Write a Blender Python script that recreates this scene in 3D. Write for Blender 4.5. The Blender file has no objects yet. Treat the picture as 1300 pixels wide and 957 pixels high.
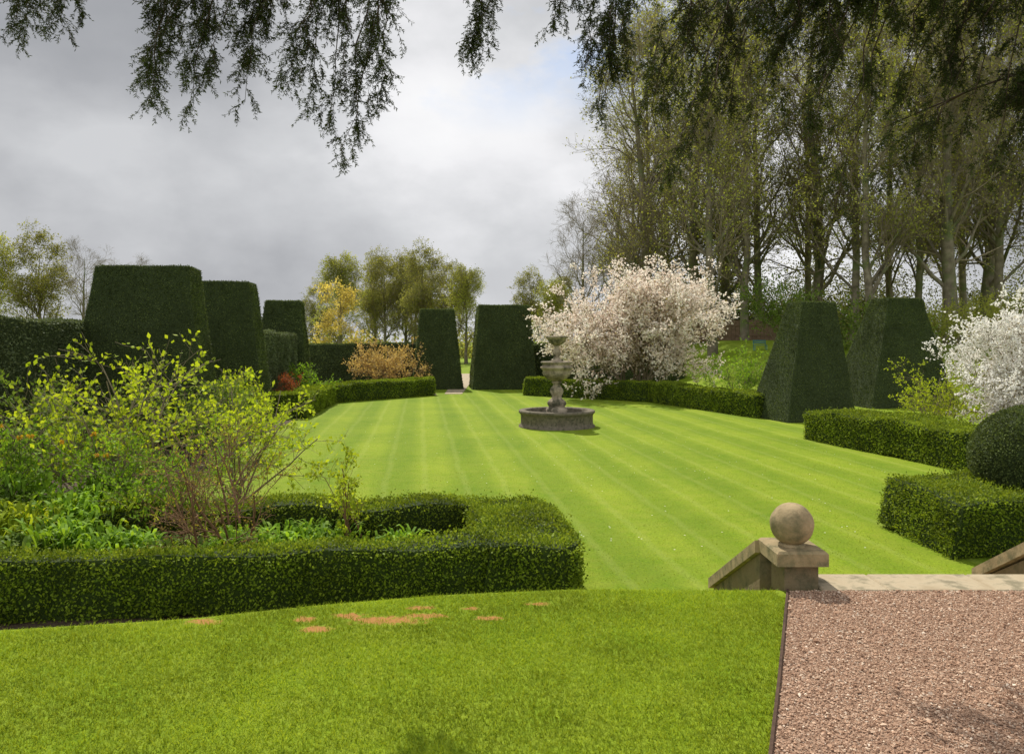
import bpy, math, numpy as np
from mathutils import Vector
R=np.random.default_rng(7)
scene=bpy.context.scene
COL=scene.collection
def nrm(a): return a/np.maximum(np.linalg.norm(a,axis=-1,keepdims=True),1e-9)
def sm(t): t=np.clip(t,0,1); return t*t*(3-2*t)

# ---------------- mesh builder ----------------
class MB:
    def __init__(s): s.v=[];s.l=[];s.c=[];s.m=[];s.a=[];s.n=0;s.sm=[]
    def add(s,v,f,mat=0,var=None,smooth=False):
        v=np.asarray(v,float).reshape(-1,3); f=np.asarray(f,int)
        if len(f)==0: return
        s.v.append(v); s.l.append((f+s.n).ravel()); s.c.append(np.full(len(f),f.shape[1])); s.m.append(np.full(len(f),mat))
        s.sm.append(np.full(len(f),smooth))
        s.a.append(np.full(len(v),.5) if var is None else np.asarray(var,float)); s.n+=len(v)
    def mesh(s,name,mats,origin=(0,0,0)):
        v=np.concatenate(s.v)-np.array(origin); l=np.concatenate(s.l); c=np.concatenate(s.c)
        me=bpy.data.meshes.new(name); me.vertices.add(len(v)); me.vertices.foreach_set('co',v.ravel())
        me.loops.add(len(l)); me.loops.foreach_set('vertex_index',l.astype(np.int32))
        me.polygons.add(len(c)); st=np.concatenate([[0],np.cumsum(c)[:-1]])
        me.polygons.foreach_set('loop_start',st.astype(np.int32)); me.polygons.foreach_set('loop_total',c.astype(np.int32))
        me.polygons.foreach_set('material_index',np.concatenate(s.m).astype(np.int32))
        me.polygons.foreach_set('use_smooth',np.concatenate(s.sm))
        at=me.attributes.new('var','FLOAT','POINT'); at.data.foreach_set('value',np.concatenate(s.a).astype(np.float32))
        for m in mats: me.materials.append(m)
        me.update(calc_edges=True); me.validate()
        return me
    def obj(s,name,mats,parent=None,origin=(0,0,0)):
        o=bpy.data.objects.new(name,s.mesh(name,mats,origin)); o.location=origin; COL.objects.link(o)
        if parent: o.parent=parent
        return o
def tag(o,label,cat,group=None):
    o["label"]=label; o["category"]=cat
    if group: o["group"]=group
    return o
def empty(name,loc,label,cat,group=None,rot=0,scale=1):
    o=bpy.data.objects.new(name,None); o.empty_display_size=.3; o.location=loc; o.rotation_euler=(0,0,rot)
    o.scale=(scale,)*3 if not hasattr(scale,'__len__') else scale
    COL.objects.link(o); return tag(o,label,cat,group)
def struct(o): o["kind"]="structure"; return o
def stuff(o,label=None,cat=None):
    o["kind"]="stuff"
    if label: o["label"]=label; o["category"]=cat
    return o
def linkpart(name,me,parent):
    o=bpy.data.objects.new(name,me); o.parent=parent; COL.objects.link(o); return o

# ---------------- materials ----------------
class NT:
    def __init__(s,mat):
        s.t=mat.node_tree; s.t.nodes.clear(); s.out=s.t.nodes.new('ShaderNodeOutputMaterial')
    def n(s,ty,**k):
        nd=s.t.nodes.new(ty)
        for a,b in k.items(): setattr(nd,a,b)
        return nd
    def L(s,a,b): s.t.links.new(a,b)
    def mix(s,f,a,b,bt='MIX'):
        m=s.n('ShaderNodeMix',data_type='RGBA',blend_type=bt)
        for sock,x in ((m.inputs[0],f),(m.inputs[6],a),(m.inputs[7],b)):
            if isinstance(x,(int,float)): sock.default_value=x
            elif isinstance(x,tuple): sock.default_value=(*x[:3],1)
            else: s.L(x,sock)
        return m.outputs[2]
    def math(s,op,a,b=None,clamp=False):
        m=s.n('ShaderNodeMath',operation=op); m.use_clamp=clamp
        for i,x in enumerate((a,b)):
            if x is None: continue
            if isinstance(x,(int,float)): m.inputs[i].default_value=x
            else: s.L(x,m.inputs[i])
        return m.outputs[0]
    def noise(s,scale,detail=4,rough=.55,vec=None,pos=True):
        nd=s.n('ShaderNodeTexNoise'); nd.inputs['Scale'].default_value=scale; nd.inputs['Detail'].default_value=detail; nd.inputs['Roughness'].default_value=rough
        if vec is None and pos: vec=s.n('ShaderNodeNewGeometry').outputs['Position']
        if vec is not None: s.L(vec,nd.inputs['Vector'])
        return nd.outputs['Fac']
    def rng(s,x,a,b,c=0.,d=1.):
        m=s.n('ShaderNodeMapRange'); s.L(x,m.inputs[0])
        for i,q in enumerate((a,b,c,d)): m.inputs[i+1].default_value=q
        return m.outputs[0]
    def bump(s,h,strength=.3,dist=.02):
        b=s.n('ShaderNodeBump'); b.inputs['Strength'].default_value=strength; b.inputs['Distance'].default_value=dist; s.L(h,b.inputs['Height']); return b.outputs[0]
    def bsdf(s,col,rough=.7,spec=.3,normal=None):
        p=s.n('ShaderNodeBsdfPrincipled')
        if isinstance(col,tuple): p.inputs['Base Color'].default_value=(*col,1)
        else: s.L(col,p.inputs['Base Color'])
        p.inputs['Roughness'].default_value=rough; p.inputs['Specular IOR Level'].default_value=spec
        if normal: s.L(normal,p.inputs['Normal'])
        return p.outputs[0]
def newmat(name):
    m=bpy.data.materials.new(name); m.use_nodes=True; return m,NT(m)
def leafmat(name,A,B,trans=.3,rough=.6,clump=1.5,lo=.6,hi=1.35,spec=.12):
    m,t=newmat(name); at=t.n('ShaderNodeAttribute',attribute_name='var')
    c=t.mix(at.outputs['Fac'],A,B)
    nz=t.rng(t.noise(clump,3),.3,.7,lo,hi)
    vm=t.n('ShaderNodeVectorMath',operation='SCALE'); t.L(c,vm.inputs[0]); t.L(nz,vm.inputs['Scale'])
    c=vm.outputs[0]; p=t.bsdf(c,rough,spec)
    tr=t.n('ShaderNodeBsdfTranslucent'); t.L(t.mix(1.,c,(1.25,1.15,.6),'MULTIPLY'),tr.inputs[0])
    ms=t.n('ShaderNodeMixShader'); ms.inputs[0].default_value=trans; t.L(p,ms.inputs[1]); t.L(tr.outputs[0],ms.inputs[2]); t.L(ms.outputs[0],t.out.inputs[0]); return m
def noisemat(name,A,B,scale=5,rough=.85,bs=40,bstr=.4,bd=.01,C=None,cscale=1.2,spec=.2,cth=(.5,.62)):
    m,t=newmat(name); c=t.mix(t.rng(t.noise(scale,6),.3,.7),A,B)
    if C: c=t.mix(t.rng(t.noise(cscale,7,.65),*cth),c,C)
    t.L(t.bsdf(c,rough,spec,t.bump(t.noise(bs,5),bstr,bd)),t.out.inputs[0]); return m

M={}
M['box']=leafmat('box_leaf',(.090,.150,.012),(.30,.38,.034),.34,.6,2.2,.6,1.3)
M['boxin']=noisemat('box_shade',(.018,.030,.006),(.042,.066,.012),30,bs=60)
M['yewclip']=leafmat('clipped_yew',(.050,.074,.022),(.145,.182,.052),.18,.6,1.3,.55,1.4)
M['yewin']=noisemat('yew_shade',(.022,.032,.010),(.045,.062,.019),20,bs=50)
M['hedge']=leafmat('tall_hedge_leaf',(.065,.088,.040),(.165,.20,.090),.2,.6,1.2,.6,1.4)
M['yewn']=leafmat('yew_needle',(.018,.030,.008),(.062,.082,.018),.25,.6,1.2,.6,1.3)
M['bark']=noisemat('bark',(.11,.09,.06),(.27,.23,.16),3,bs=14,bstr=.8,bd=.04,C=(.13,.15,.06),cscale=.8)
M['yewbark']=noisemat('yew_bark',(.04,.028,.02),(.09,.06,.04),6,bs=24,bstr=.8,bd=.02)
M['twig']=noisemat('twig',(.16,.13,.08),(.28,.23,.145),4,bs=20)
M['redtwig']=noisemat('reddish_twig',(.13,.07,.035),(.26,.15,.08),8,bs=20)
M['spring']=leafmat('spring_leaf',(.27,.32,.055),(.48,.50,.11),.5,.6,.25,.6,1.3)
M['spring2']=leafmat('olive_leaf',(.20,.22,.055),(.38,.38,.11),.5,.6,.25,.6,1.3)
M['thicket']=leafmat('thicket_leaf',(.055,.062,.022),(.22,.24,.065),.4,.6,.18,.35,1.3)
M['lime']=leafmat('lime_leaf',(.26,.37,.020),(.50,.60,.04),.5,.6,1.5,.7,1.25)
M['green']=leafmat('fresh_leaf',(.13,.26,.02),(.30,.48,.04),.45,.6,2,.6,1.3)
M['midgreen']=leafmat('shrub_leaf',(.07,.13,.018),(.20,.29,.045),.4,.6,1.5,.6,1.3)
M['gold']=leafmat('golden_leaf',(.50,.40,.10),(.72,.62,.20),.5,.6,.6,.75,1.2)
M['rust']=leafmat('rusty_leaf',(.38,.25,.10),(.58,.46,.20),.45,.6,.8,.7,1.25)
M['bronze']=leafmat('bronze_leaf',(.22,.13,.04),(.38,.33,.06),.4,.6,2,.7,1.3)
M['red']=leafmat('red_leaf',(.30,.05,.025),(.38,.14,.04),.4,.6,2,.7,1.3)
def petal(name,A,B):
    m,t=newmat(name); at=t.n('ShaderNodeAttribute',attribute_name='var'); c=t.mix(at.outputs['Fac'],A,B)
    p=t.bsdf(c,.6,.1); tr=t.n('ShaderNodeBsdfTranslucent'); t.L(c,tr.inputs[0]); ms=t.n('ShaderNodeMixShader'); ms.inputs[0].default_value=.45
    t.L(p,ms.inputs[1]); t.L(tr.outputs[0],ms.inputs[2]); t.L(ms.outputs[0],t.out.inputs[0]); return m
M['pink']=petal('pale_pink_petal',(.85,.70,.60),(.95,.91,.80))
M['white']=petal('white_petal',(.90,.87,.80),(.96,.95,.90))
M['orange']=leafmat('orange_petal',(.60,.30,.03),(.70,.48,.05),.35,.6,2,.8,1.2)
M['blade']=leafmat('grass_blade',(.19,.29,.018),(.38,.46,.040),.5,.7,1.6,.70,1.22,.1)
M['stone']=noisemat('weathered_stone',(.25,.19,.10),(.42,.32,.18),7,bs=70,bstr=.7,bd=.006,C=(.15,.135,.07),cscale=9,cth=(.46,.66))
M['stonedark']=noisemat('mossy_stone',(.15,.11,.06),(.30,.225,.13),6,bs=60,bstr=.8,bd=.008,C=(.08,.075,.04),cscale=6,cth=(.45,.66))
M['fount']=noisemat('fountain_stone',(.22,.175,.12),(.42,.35,.25),5,bs=40,bstr=.7,bd=.015,C=(.08,.075,.045),cscale=4,cth=(.46,.62))
M['fountdark']=noisemat('damp_fountain_stone',(.12,.10,.07),(.20,.17,.12),9,bs=40,bstr=.6,bd=.012,C=(.08,.075,.045),cscale=12)
M['slab']=noisemat('paving_stone',(.34,.27,.17),(.50,.42,.29),5,bs=60,bstr=.4,bd=.004,C=(.22,.19,.12),cscale=5)
M['soil']=noisemat('soil',(.045,.030,.018),(.12,.085,.055),18,bs=30,bstr=1,bd=.03)
M['metal']=noisemat('rusty_edging',(.05,.03,.02),(.10,.06,.04),20)
M['wood']=noisemat('fence_wood',(.16,.10,.06),(.26,.18,.11),6)
M['teal']=noisemat('teal_paint',(.06,.17,.15),(.10,.22,.19),6)
m,t=newmat('still_water'); t.L(t.bsdf((.02,.025,.02),.08,.5,t.bump(t.noise(6),.1,.02)),t.out.inputs[0]); M['water']=m
# lawns
AX=(0.993,0.114)   # garden cross axis
def lawnmat(name,stripes,patches=None):
    m,t=newmat(name); g=t.n('ShaderNodeNewGeometry').outputs['Position']
    a=t.mix(t.rng(t.noise(.45,5),.35,.65),(.140,.228,.010),(.195,.28,.014))
    fine=t.noise(34,5,.7)
    a=t.mix(t.rng(fine,.3,.7),t.mix(1.,a,(.55,.60,.55),'MULTIPLY'),t.mix(1.,a,(1.35,1.28,1.2),'MULTIPLY'))
    med=t.noise(3.5,5,.65); a=t.mix(t.rng(med,.35,.7,0,.45),a,(.26,.29,.035))
    if stripes:
        sx=t.n('ShaderNodeSeparateXYZ'); t.L(g,sx.inputs[0])
        u=t.math('ADD',t.math('MULTIPLY',sx.outputs[0],AX[0]),t.math('MULTIPLY',sx.outputs[1],AX[1]))
        u=t.math('ADD',u,t.math('MULTIPLY',t.noise(.6,3),.18))
        s=t.math('SINE',t.math('MULTIPLY',u,math.pi/.66))
        s=t.rng(s,-.55,.55)
        a=t.mix(s,t.mix(1.,a,(.84,.89,.88),'MULTIPLY'),t.mix(1.,a,(1.09,1.06,1.18),'MULTIPLY'))
        s2=t.rng(t.math('SINE',t.math('MULTIPLY',u,math.pi/.33)),.75,1.,0,.16)
        a=t.mix(s2,a,(.34,.38,.10))
    if patches:
        for (x,y,rx,ry) in patches:
            vm=t.n('ShaderNodeVectorMath',operation='SUBTRACT'); t.L(g,vm.inputs[0]); vm.inputs[1].default_value=(x,y,.8)
            v2=t.n('ShaderNodeVectorMath',operation='DIVIDE'); t.L(vm.outputs[0],v2.inputs[0]); v2.inputs[1].default_value=(rx,ry,1)
            ln=t.n('ShaderNodeVectorMath',operation='LENGTH'); t.L(v2.outputs[0],ln.inputs[0])
            d=t.math('ADD',ln.outputs['Value'],t.math('MULTIPLY',t.math('SUBTRACT',t.noise(22,4),.5),2.6))
            a=t.mix(t.rng(d,.6,1.15,.9,0),a,(.38,.17,.06))
    t.L(t.bsdf(a,.85,.08,t.bump(t.noise(55,5,.7),.5,.02)),t.out.inputs[0]); return m
PATCH=[(-.72,4.58,.22,.07),(-1.76,4.57,.1,.06),(-1.1,4.44,.11,.05),(-.14,4.62,.09,.035),(.17,4.87,.09,.035),(-1.2,4.6,.07,.05),(-.55,4.8,.09,.04),(-.95,4.66,.1,.05),(-.25,4.78,.06,.035),(-.5,4.66,.12,.04)]
M['lawn']=lawnmat('striped_lawn',True)
M['terr']=lawnmat('terrace_grass',False,PATCH)
M['field']=lawnmat('meadow_grass',False)
m,t=newmat('gravel_pebble'); at=t.n('ShaderNodeAttribute',attribute_name='var'); cr=t.n('ShaderNodeValToRGB'); t.L(at.outputs['Fac'],cr.inputs[0])
e=cr.color_ramp.elements; e[0].position=0; e[0].color=(.21,.125,.08,1); e[1].position=1; e[1].color=(.76,.63,.49,1)
for p,c in ((.3,(.39,.24,.155,1)),(.6,(.52,.345,.235,1)),(.85,(.61,.46,.33,1))):
    q=e.new(p); q.color=c
t.L(t.bsdf(cr.outputs[0],.85,.12),t.out.inputs[0]); M['pebble']=m
M['gravelbase']=noisemat('gravel_base',(.19,.115,.075),(.38,.25,.17),90,bs=160,bstr=.6,bd=.006)

# ---------------- geometry helpers ----------------
def leaves(mb,C,D,L,W,mat,var=None):
    n=len(C); D=nrm(D); S=nrm(np.cross(D,R.normal(size=(n,3))))
    L=np.broadcast_to(L,n)[:,None]; W=np.broadcast_to(W,n)[:,None]
    v=np.stack([C,C+D*L*.45+S*W*.5,C+D*L,C+D*L*.45-S*W*.5],1).reshape(-1,3)
    f=np.arange(4*n).reshape(n,4)
    if var is None: var=R.random(n)
    mb.add(v,f,mat,np.repeat(var,4))
_ph=R.uniform(0,6.28,(3,6)); _k=R.normal(size=(3,6,3)); _k=nrm(_k)*np.array([.9,1.7,2.9,4.6,7,11])[None,:,None]
def wob(P,amp):
    o=np.zeros_like(P)
    for i in range(3):
        for j in range(6): o[:,i]+=np.sin(P@_k[i,j]+_ph[i,j])/(1+j*.3)
    return P+o*amp*.33
def patch(mb,c,dens,ll,lw,amp,step,out=.5,thick=.03,mats=(0,1)):
    c=[np.array(q,float) for q in c]; N=nrm(np.cross(c[1]-c[0],c[3]-c[0]))
    la=max(np.linalg.norm(c[1]-c[0]),np.linalg.norm(c[2]-c[3])); lb=max(np.linalg.norm(c[3]-c[0]),np.linalg.norm(c[2]-c[1]))
    na=max(2,int(la/step)+1); nb=max(2,int(lb/step)+1)
    def bil(s,t): 
        s=s[:,None];t=t[:,None]; return c[0]*(1-s)*(1-t)+c[1]*s*(1-t)+c[2]*s*t+c[3]*(1-s)*t
    S,T=np.meshgrid(np.linspace(0,1,na),np.linspace(0,1,nb),indexing='ij')
    P=wob(bil(S.ravel(),T.ravel()),amp)
    i=np.arange(na*nb).reshape(na,nb); f=np.stack([i[:-1,:-1],i[1:,:-1],i[1:,1:],i[:-1,1:]],-1).reshape(-1,4)
    mb.add(P,f,mats[0],smooth=True)
    w1=np.linalg.norm(c[1]-c[0]);w2=np.linalg.norm(c[2]-c[3]); n=int(dens*(w1+w2)/2*lb)
    s=R.random(n);tt=R.random(n); P=wob(bil(s,tt),amp)+N*(R.uniform(-.8,1,n)*thick+np.where(R.random(n)<.06,R.random(n)*thick*1.6,0))[:,None]
    D=N*out+R.normal(size=(n,3))*.6; D[:,2]+=.15
    leaves(mb,P,D,ll*R.uniform(.6,1.3,n),lw*R.uniform(.7,1.3,n),mats[1])
def frustum(mb,base,top,z0,z1,dens,ll,lw,amp=.05,step=.15,thick=.03,skip=(),out=.5):
    b=[(x,y,z0) for x,y in base]; t_=[(x,y,z1) for x,y in top]
    patch(mb,t_,dens,ll,lw,amp,step,out,thick)
    for i in range(4):
        if i in skip: continue
        j=(i+1)%4; patch(mb,[b[i],b[j],t_[j],t_[i]],dens,ll,lw,amp,step,out,thick)
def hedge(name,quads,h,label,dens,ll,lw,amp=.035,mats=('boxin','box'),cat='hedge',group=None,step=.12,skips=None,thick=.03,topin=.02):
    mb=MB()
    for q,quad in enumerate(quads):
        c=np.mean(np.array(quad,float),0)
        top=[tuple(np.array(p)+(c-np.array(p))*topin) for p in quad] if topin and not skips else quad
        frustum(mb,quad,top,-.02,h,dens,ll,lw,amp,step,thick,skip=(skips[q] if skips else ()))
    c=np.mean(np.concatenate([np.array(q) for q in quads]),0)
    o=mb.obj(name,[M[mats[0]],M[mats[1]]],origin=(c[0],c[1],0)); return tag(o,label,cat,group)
def tubes(mb,P,Rr,sides,mat=0):
    B,k,_=P.shape; T=np.empty_like(P); T[:,1:-1]=P[:,2:]-P[:,:-2]; T[:,0]=P[:,1]-P[:,0]; T[:,-1]=P[:,-1]-P[:,-2]; T=nrm(T)
    a=nrm(np.cross(T,np.array([.31,.87,.22]))); b=np.cross(T,a)
    th=np.linspace(0,2*math.pi,sides,endpoint=False)
    V=P[:,:,None,:]+Rr[:,:,None,None]*(np.cos(th)[None,None,:,None]*a[:,:,None,:]+np.sin(th)[None,None,:,None]*b[:,:,None,:])
    i=np.arange(B*k*sides).reshape(B,k,sides); j=np.roll(i,-1,2)
    f=np.stack([i[:,:-1],j[:,:-1],j[:,1:],i[:,1:]],-1).reshape(-1,4); mb.add(V.reshape(-1,3),f,mat,smooth=True)
def grow(P,Rr,n,t0,t1,L,spread,up,jit,k,rs,shrink=.5,tip=.3):
    B,K,_=P.shape; idx=np.repeat(np.arange(B),n); N=B*n; t=R.uniform(t0,t1,N); f=t*(K-1); i0=np.minimum(f.astype(int),K-2); w=(f-i0)[:,None]
    st=P[idx,i0]*(1-w)+P[idx,i0+1]*w; tan=nrm(P[idx,i0+1]-P[idx,i0]); r0=(Rr[idx,i0]*(1-w[:,0])+Rr[idx,i0+1]*w[:,0])*rs
    perp=nrm(np.cross(tan,R.normal(size=(N,3)))); sp=spread*R.uniform(.7,1.3,N)[:,None]
    d=nrm(tan*np.cos(sp)+perp*np.sin(sp)); ln=L*R.uniform(.6,1.25,N)*(1-shrink*t); out=np.empty((N,k,3)); out[:,0]=st
    for j in range(1,k):
        d=nrm(d+R.normal(size=(N,3))*jit+np.array([0,0,up])); out[:,j]=out[:,j-1]+d*(ln/(k-1))[:,None]
    return out,r0[:,None]*np.linspace(1,tip,k)[None,:]
def onpath(P,n,t0=.15,t1=1.0,sc=.03):
    B,K,_=P.shape; idx=np.repeat(np.arange(B),n); t=R.uniform(t0,t1,B*n); f=t*(K-1); i0=np.minimum(f.astype(int),K-2); w=(f-i0)[:,None]
    return P[idx,i0]*(1-w)+P[idx,i0+1]*w+R.normal(size=(B*n,3))*sc, nrm(P[idx,i0+1]-P[idx,i0])
def lathe(mb,prof,seg=48,mat=0,gad=None,loc=(0,0,0)):
    prof=np.array(prof,float); k=len(prof); th=np.linspace(0,2*math.pi,seg,endpoint=False)
    r=np.repeat(prof[:,0][:,None],seg,1)
    if gad: n,amp,z0,z1=gad; msk=((prof[:,1]>=z0)&(prof[:,1]<=z1))[:,None]; r=r*(1+msk*amp*(np.abs(np.sin(th*n/2))-.5)[None,:])
    V=np.stack([r*np.cos(th),r*np.sin(th),np.repeat(prof[:,1][:,None],seg,1)],-1)+np.array(loc)
    i=np.arange(k*seg).reshape(k,seg); j=np.roll(i,-1,1); f=np.stack([i[:-1],j[:-1],j[1:],i[1:]],-1).reshape(-1,4)
    mb.add(V.reshape(-1,3),f,mat,smooth=True)
def box(mb,x0,x1,y0,y1,z0,z1,mat=0,bev=.008):
    V=[];b=bev
    for z,i in ((z0,0),(z1-b,0),(z1,b)):
        V+=[(x0+i,y0+i,z),(x1-i,y0+i,z),(x1-i,y1-i,z),(x0+i,y1-i,z)]
    F=[]
    for k in (0,4):
        for i in range(4): j=(i+1)%4; F.append((k+i,k+j,k+4+j,k+4+i))
    F+=[(8,9,10,11),(3,2,1,0)]; mb.add(V,F,mat)
def rot2(x,y,a): return x*math.cos(a)-y*math.sin(a),x*math.sin(a)+y*math.cos(a)

# ---------------- ground ----------------
def hz(x,y): return 2.5*sm((np.asarray(y,float)-28)/20)*sm((np.asarray(x,float)-6)/9)
def ground():
    xs=np.concatenate([-np.geomspace(3000,60,14),np.linspace(-55,60,116),np.geomspace(64,3000,14)])
    ys=np.concatenate([-np.geomspace(3000,30,10),np.linspace(-25,95,121),np.geomspace(100,4000,16)])
    X,Y=np.meshgrid(xs,ys,indexing='ij'); Z=hz(X,Y); i=np.arange(X.size).reshape(X.shape)
    f=np.stack([i[:-1,:-1],i[1:,:-1],i[1:,1:],i[:-1,1:]],-1).reshape(-1,4)
    mb=MB(); mb.add(np.stack([X,Y,Z],-1),f,smooth=True); struct(mb.obj('ground',[M['field']]))
ground()
def sheet(name,poly,z,mat):
    mb=MB(); mb.add([(x,y,z) for x,y in poly],[list(range(len(poly)))]); return struct(mb.obj(name,[M[mat]]))
sheet('lawn',[(-6.2,6.4),(9.5,6.4),(9.2,14),(8.0,24.5),(6,31.5),(0.6,36.5),(.6,41.5),(-4.0,41.5),(-3.6,36),(-7.6,31),(-6.9,24.5),(-5.6,11)],.004,'lawn')
sheet('flower_bed',[(-11,5.6),(-1.0,6.9),(-.2,7.6),(-.3,9.6),(-5.2,9.6),(-5.4,11.5),(-6.7,24.4),(-12,24.4)],.010,'soil')
sheet('flower_bed.001',[(-10.5,24.6),(-7.2,24.9),(-7.9,31.8),(-3.4,36.1),(-4.6,42),(-12.5,42)],.010,'soil')
sheet('flower_bed.002',[(.7,36.1),(5.6,32.3),(8.1,25.2),(9.8,25.2),(9,32),(4,41),(.8,41)],.010,'soil')
sheet('flower_bed.003',[(5.0,8.9),(12,9.5),(14.5,20.5),(12,24),(7.8,20),(8.7,14.6),(5,10.3)],.010,'soil')
sheet('gravel_path',[(-3.1,36.6),(-2.3,36.6),(-2.6,60),(-4.0,60)],.016,'slab')
# terrace
EX=np.array([-14,-5,-2.87,-1.9,-1.2,-.45,.42,1.2,8,14]); EY=np.array([3.2,4.1,4.48,4.66,4.90,5.10,5.22,5.20,5.2,5.2])
def edge(x): return np.interp(x,EX,EY)
xs=np.linspace(-14,14,141); prof=[(-9,0.8,0),(-2,0.8,0),(1.0,.8,0),(1,.8,-.6),(1,.8,-.25),(1,.795,-.08),(1,.78,.0),(1,.70,.10),(1,0.35,.52),(1,.08,.9),(1,-.05,1.2)]
V=[]
for x in xs:
    e=float(edge(x))
    for i,(a,z,o) in enumerate(prof):
        y=[-25,-8,0][i] if i<3 else e+o
        V.append((x,y,z))
k=len(prof); i=np.arange(len(xs)*k).reshape(len(xs),k); f=np.stack([i[:-1,:-1],i[1:,:-1],i[1:,1:],i[:-1,1:]],-1).reshape(-1,4)
mb=MB(); mb.add(V,f,smooth=True); struct(mb.obj('terrace_lawn',[M['terr']]))
# gravel yard
G0=[(1.765,5.10),(1.25,3.73),(.70,2.3),(-.3,-.5)]
def gedge(y): return np.interp(y,[-.5,2.3,3.73,5.1],[-.3,.70,1.25,1.765])
sheet('gravel_yard',[(1.765,5.10),(1.25,3.73),(.70,2.3),(-.3,-.5),(12,-.5),(12,5.10)],.806,'gravelbase')
n=125000; y=R.uniform(2.75,5.1,n); x=R.uniform(.9,3.85,n); kk=(x>gedge(y)+.015)&(x<y*.68+.25); x=x[kk];y=y[kk];n=len(x)
oc=np.array([(1,0,0),(-1,0,0),(0,1,0),(0,-1,0),(0,0,1),(0,0,-1)],float); of=np.array([(0,2,4),(2,1,4),(1,3,4),(3,0,4),(2,0,5),(1,2,5),(3,1,5),(0,3,5)])
sz=R.lognormal(math.log(.0041),.36,n); v=oc[None]*sz[:,None,None]*R.uniform(.6,1.3,(n,6,1)); a=R.uniform(0,6.28,n); ca,sa=np.cos(a)[:,None],np.sin(a)[:,None]
v[:,:,2]*=.65; v=v+R.normal(size=v.shape)*sz[:,None,None]*.2
vx=v[:,:,0]*ca-v[:,:,1]*sa; vy=v[:,:,0]*sa+v[:,:,1]*ca
v=np.stack([vx+x[:,None],vy+y[:,None],v[:,:,2]+.807+sz[:,None]*R.uniform(.1,1.,(n,1))],-1)
mb=MB(); mb.add(v.reshape(-1,3),(of[None]+np.arange(n)[:,None,None]*6).reshape(-1,3),0,np.repeat(np.clip(R.normal(.5,.24,n),0,1),6)); stuff(mb.obj('gravel',[M['pebble']]),'reddish brown loose gravel chippings on the yard','gravel')
# edging strip
mb=MB()
for (a,b) in zip(G0[:-1],G0[1:]):
    a=np.array(a);b=np.array(b); n_=np.array([-(b-a)[1],(b-a)[0]]); n_=n_/np.linalg.norm(n_)*.007
    vv=[]
    for z in (.75,.822):
        for p in (a-n_,b-n_,b+n_,a+n_): vv.append((p[0],p[1],z))
    mb.add(vv,[(0,1,5,4),(1,2,6,5),(2,3,7,6),(3,0,4,7),(4,5,6,7)])
tag(mb.obj('lawn_edging',[M['metal']],origin=(1.3,3.7,.8)) ,'thin dark edging strip between grass and gravel','lawn edging')
# grass blades
def blades(name,x,y,z,hh,ww,label,lean=.75):
    n=len(x); C=np.stack([x,y,z],-1); d=R.normal(size=(n,3))*lean; d[:,2]=1; d=nrm(d); a=R.uniform(0,math.pi,n); s=np.stack([np.cos(a),np.sin(a),0*a],-1)
    h=(hh*R.uniform(.5,1.2,n))[:,None]; w=(ww*R.uniform(.7,1.2,n))[:,None]
    bend=R.normal(size=(n,3))*.3; bend[:,2]=0
    v=np.stack([C-s*w*.5,C+s*w*.5,C+d*h*.6+s*w*.35,C+d*h+bend*h,C+d*h*.6-s*w*.35],1).reshape(-1,3)
    mb=MB(); mb.add(v,np.arange(5*n).reshape(n,5),0,np.repeat(R.random(n),5)); stuff(mb.obj(name,[M['blade']]),label,'grass')
n=300000; y=R.uniform(2.7,5.45,n); x=R.uniform(-4,2.2,n); e=edge(x)
kk=(y<e+.12)&(x>-.68*y-.2)&((x<gedge(y)-.008)|(y>5.12))&(x<1.68+(y<5.0)*1)
for (px,py,rx,ry) in PATCH: kk&=~((((x-px)/rx)**2+((y-py)/ry)**2<R.uniform(.4,1.8,n))&(R.random(n)<.85))
x=x[kk];y=y[kk]; z=np.where(y>edge(x)-.08,.79-(y-edge(x)+.08)*.35,.8)
blades('terrace_grass',x,y,z,.022*R.choice([.7,1,1.6],len(x),p=[.4,.53,.07]),.0036,'short mown grass on the upper terrace')
n=380000; y=6.4+R.beta(1,2.3,n)*22; x=R.uniform(-.68,.68,n)*y; kk=R.random(n)<y/28*1.6
kk&=(x<9)&(x>-5.5-.05*(y-10))&~((x<.7)&(y<10.1))&~((x>4.6)&(y<10.9)&(y>8.6))&~((x>1.6)&(x<4.3)&(y<7.2))&~((x>7.1)&(y>14))&(np.hypot(x-1.27,y-22.6)>1.15); x=x[kk];y=y[kk]
kk=R.random(len(x))<.45; x=x[kk];y=y[kk]
blades('lawn_grass',x,y,np.full(len(x),.0),.020,.006,'short mown grass on the sunken lawn')
n=380; y=R.uniform(9,33,n); x=R.normal(2,3.2,n); x=np.clip(x,-4.5,6.8)
mb=MB(); th=np.linspace(0,6.28,7)[:-1]; v=np.stack([x[:,None]+.011*np.cos(th),y[:,None]+.011*np.sin(th),np.full((n,6),.035)],-1); mb.add(v.reshape(-1,3),np.arange(6*n).reshape(n,6)); stuff(mb.obj('daisies',[M['white']]),'tiny white daisies dotted in the mown lawn','daisy')

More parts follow.
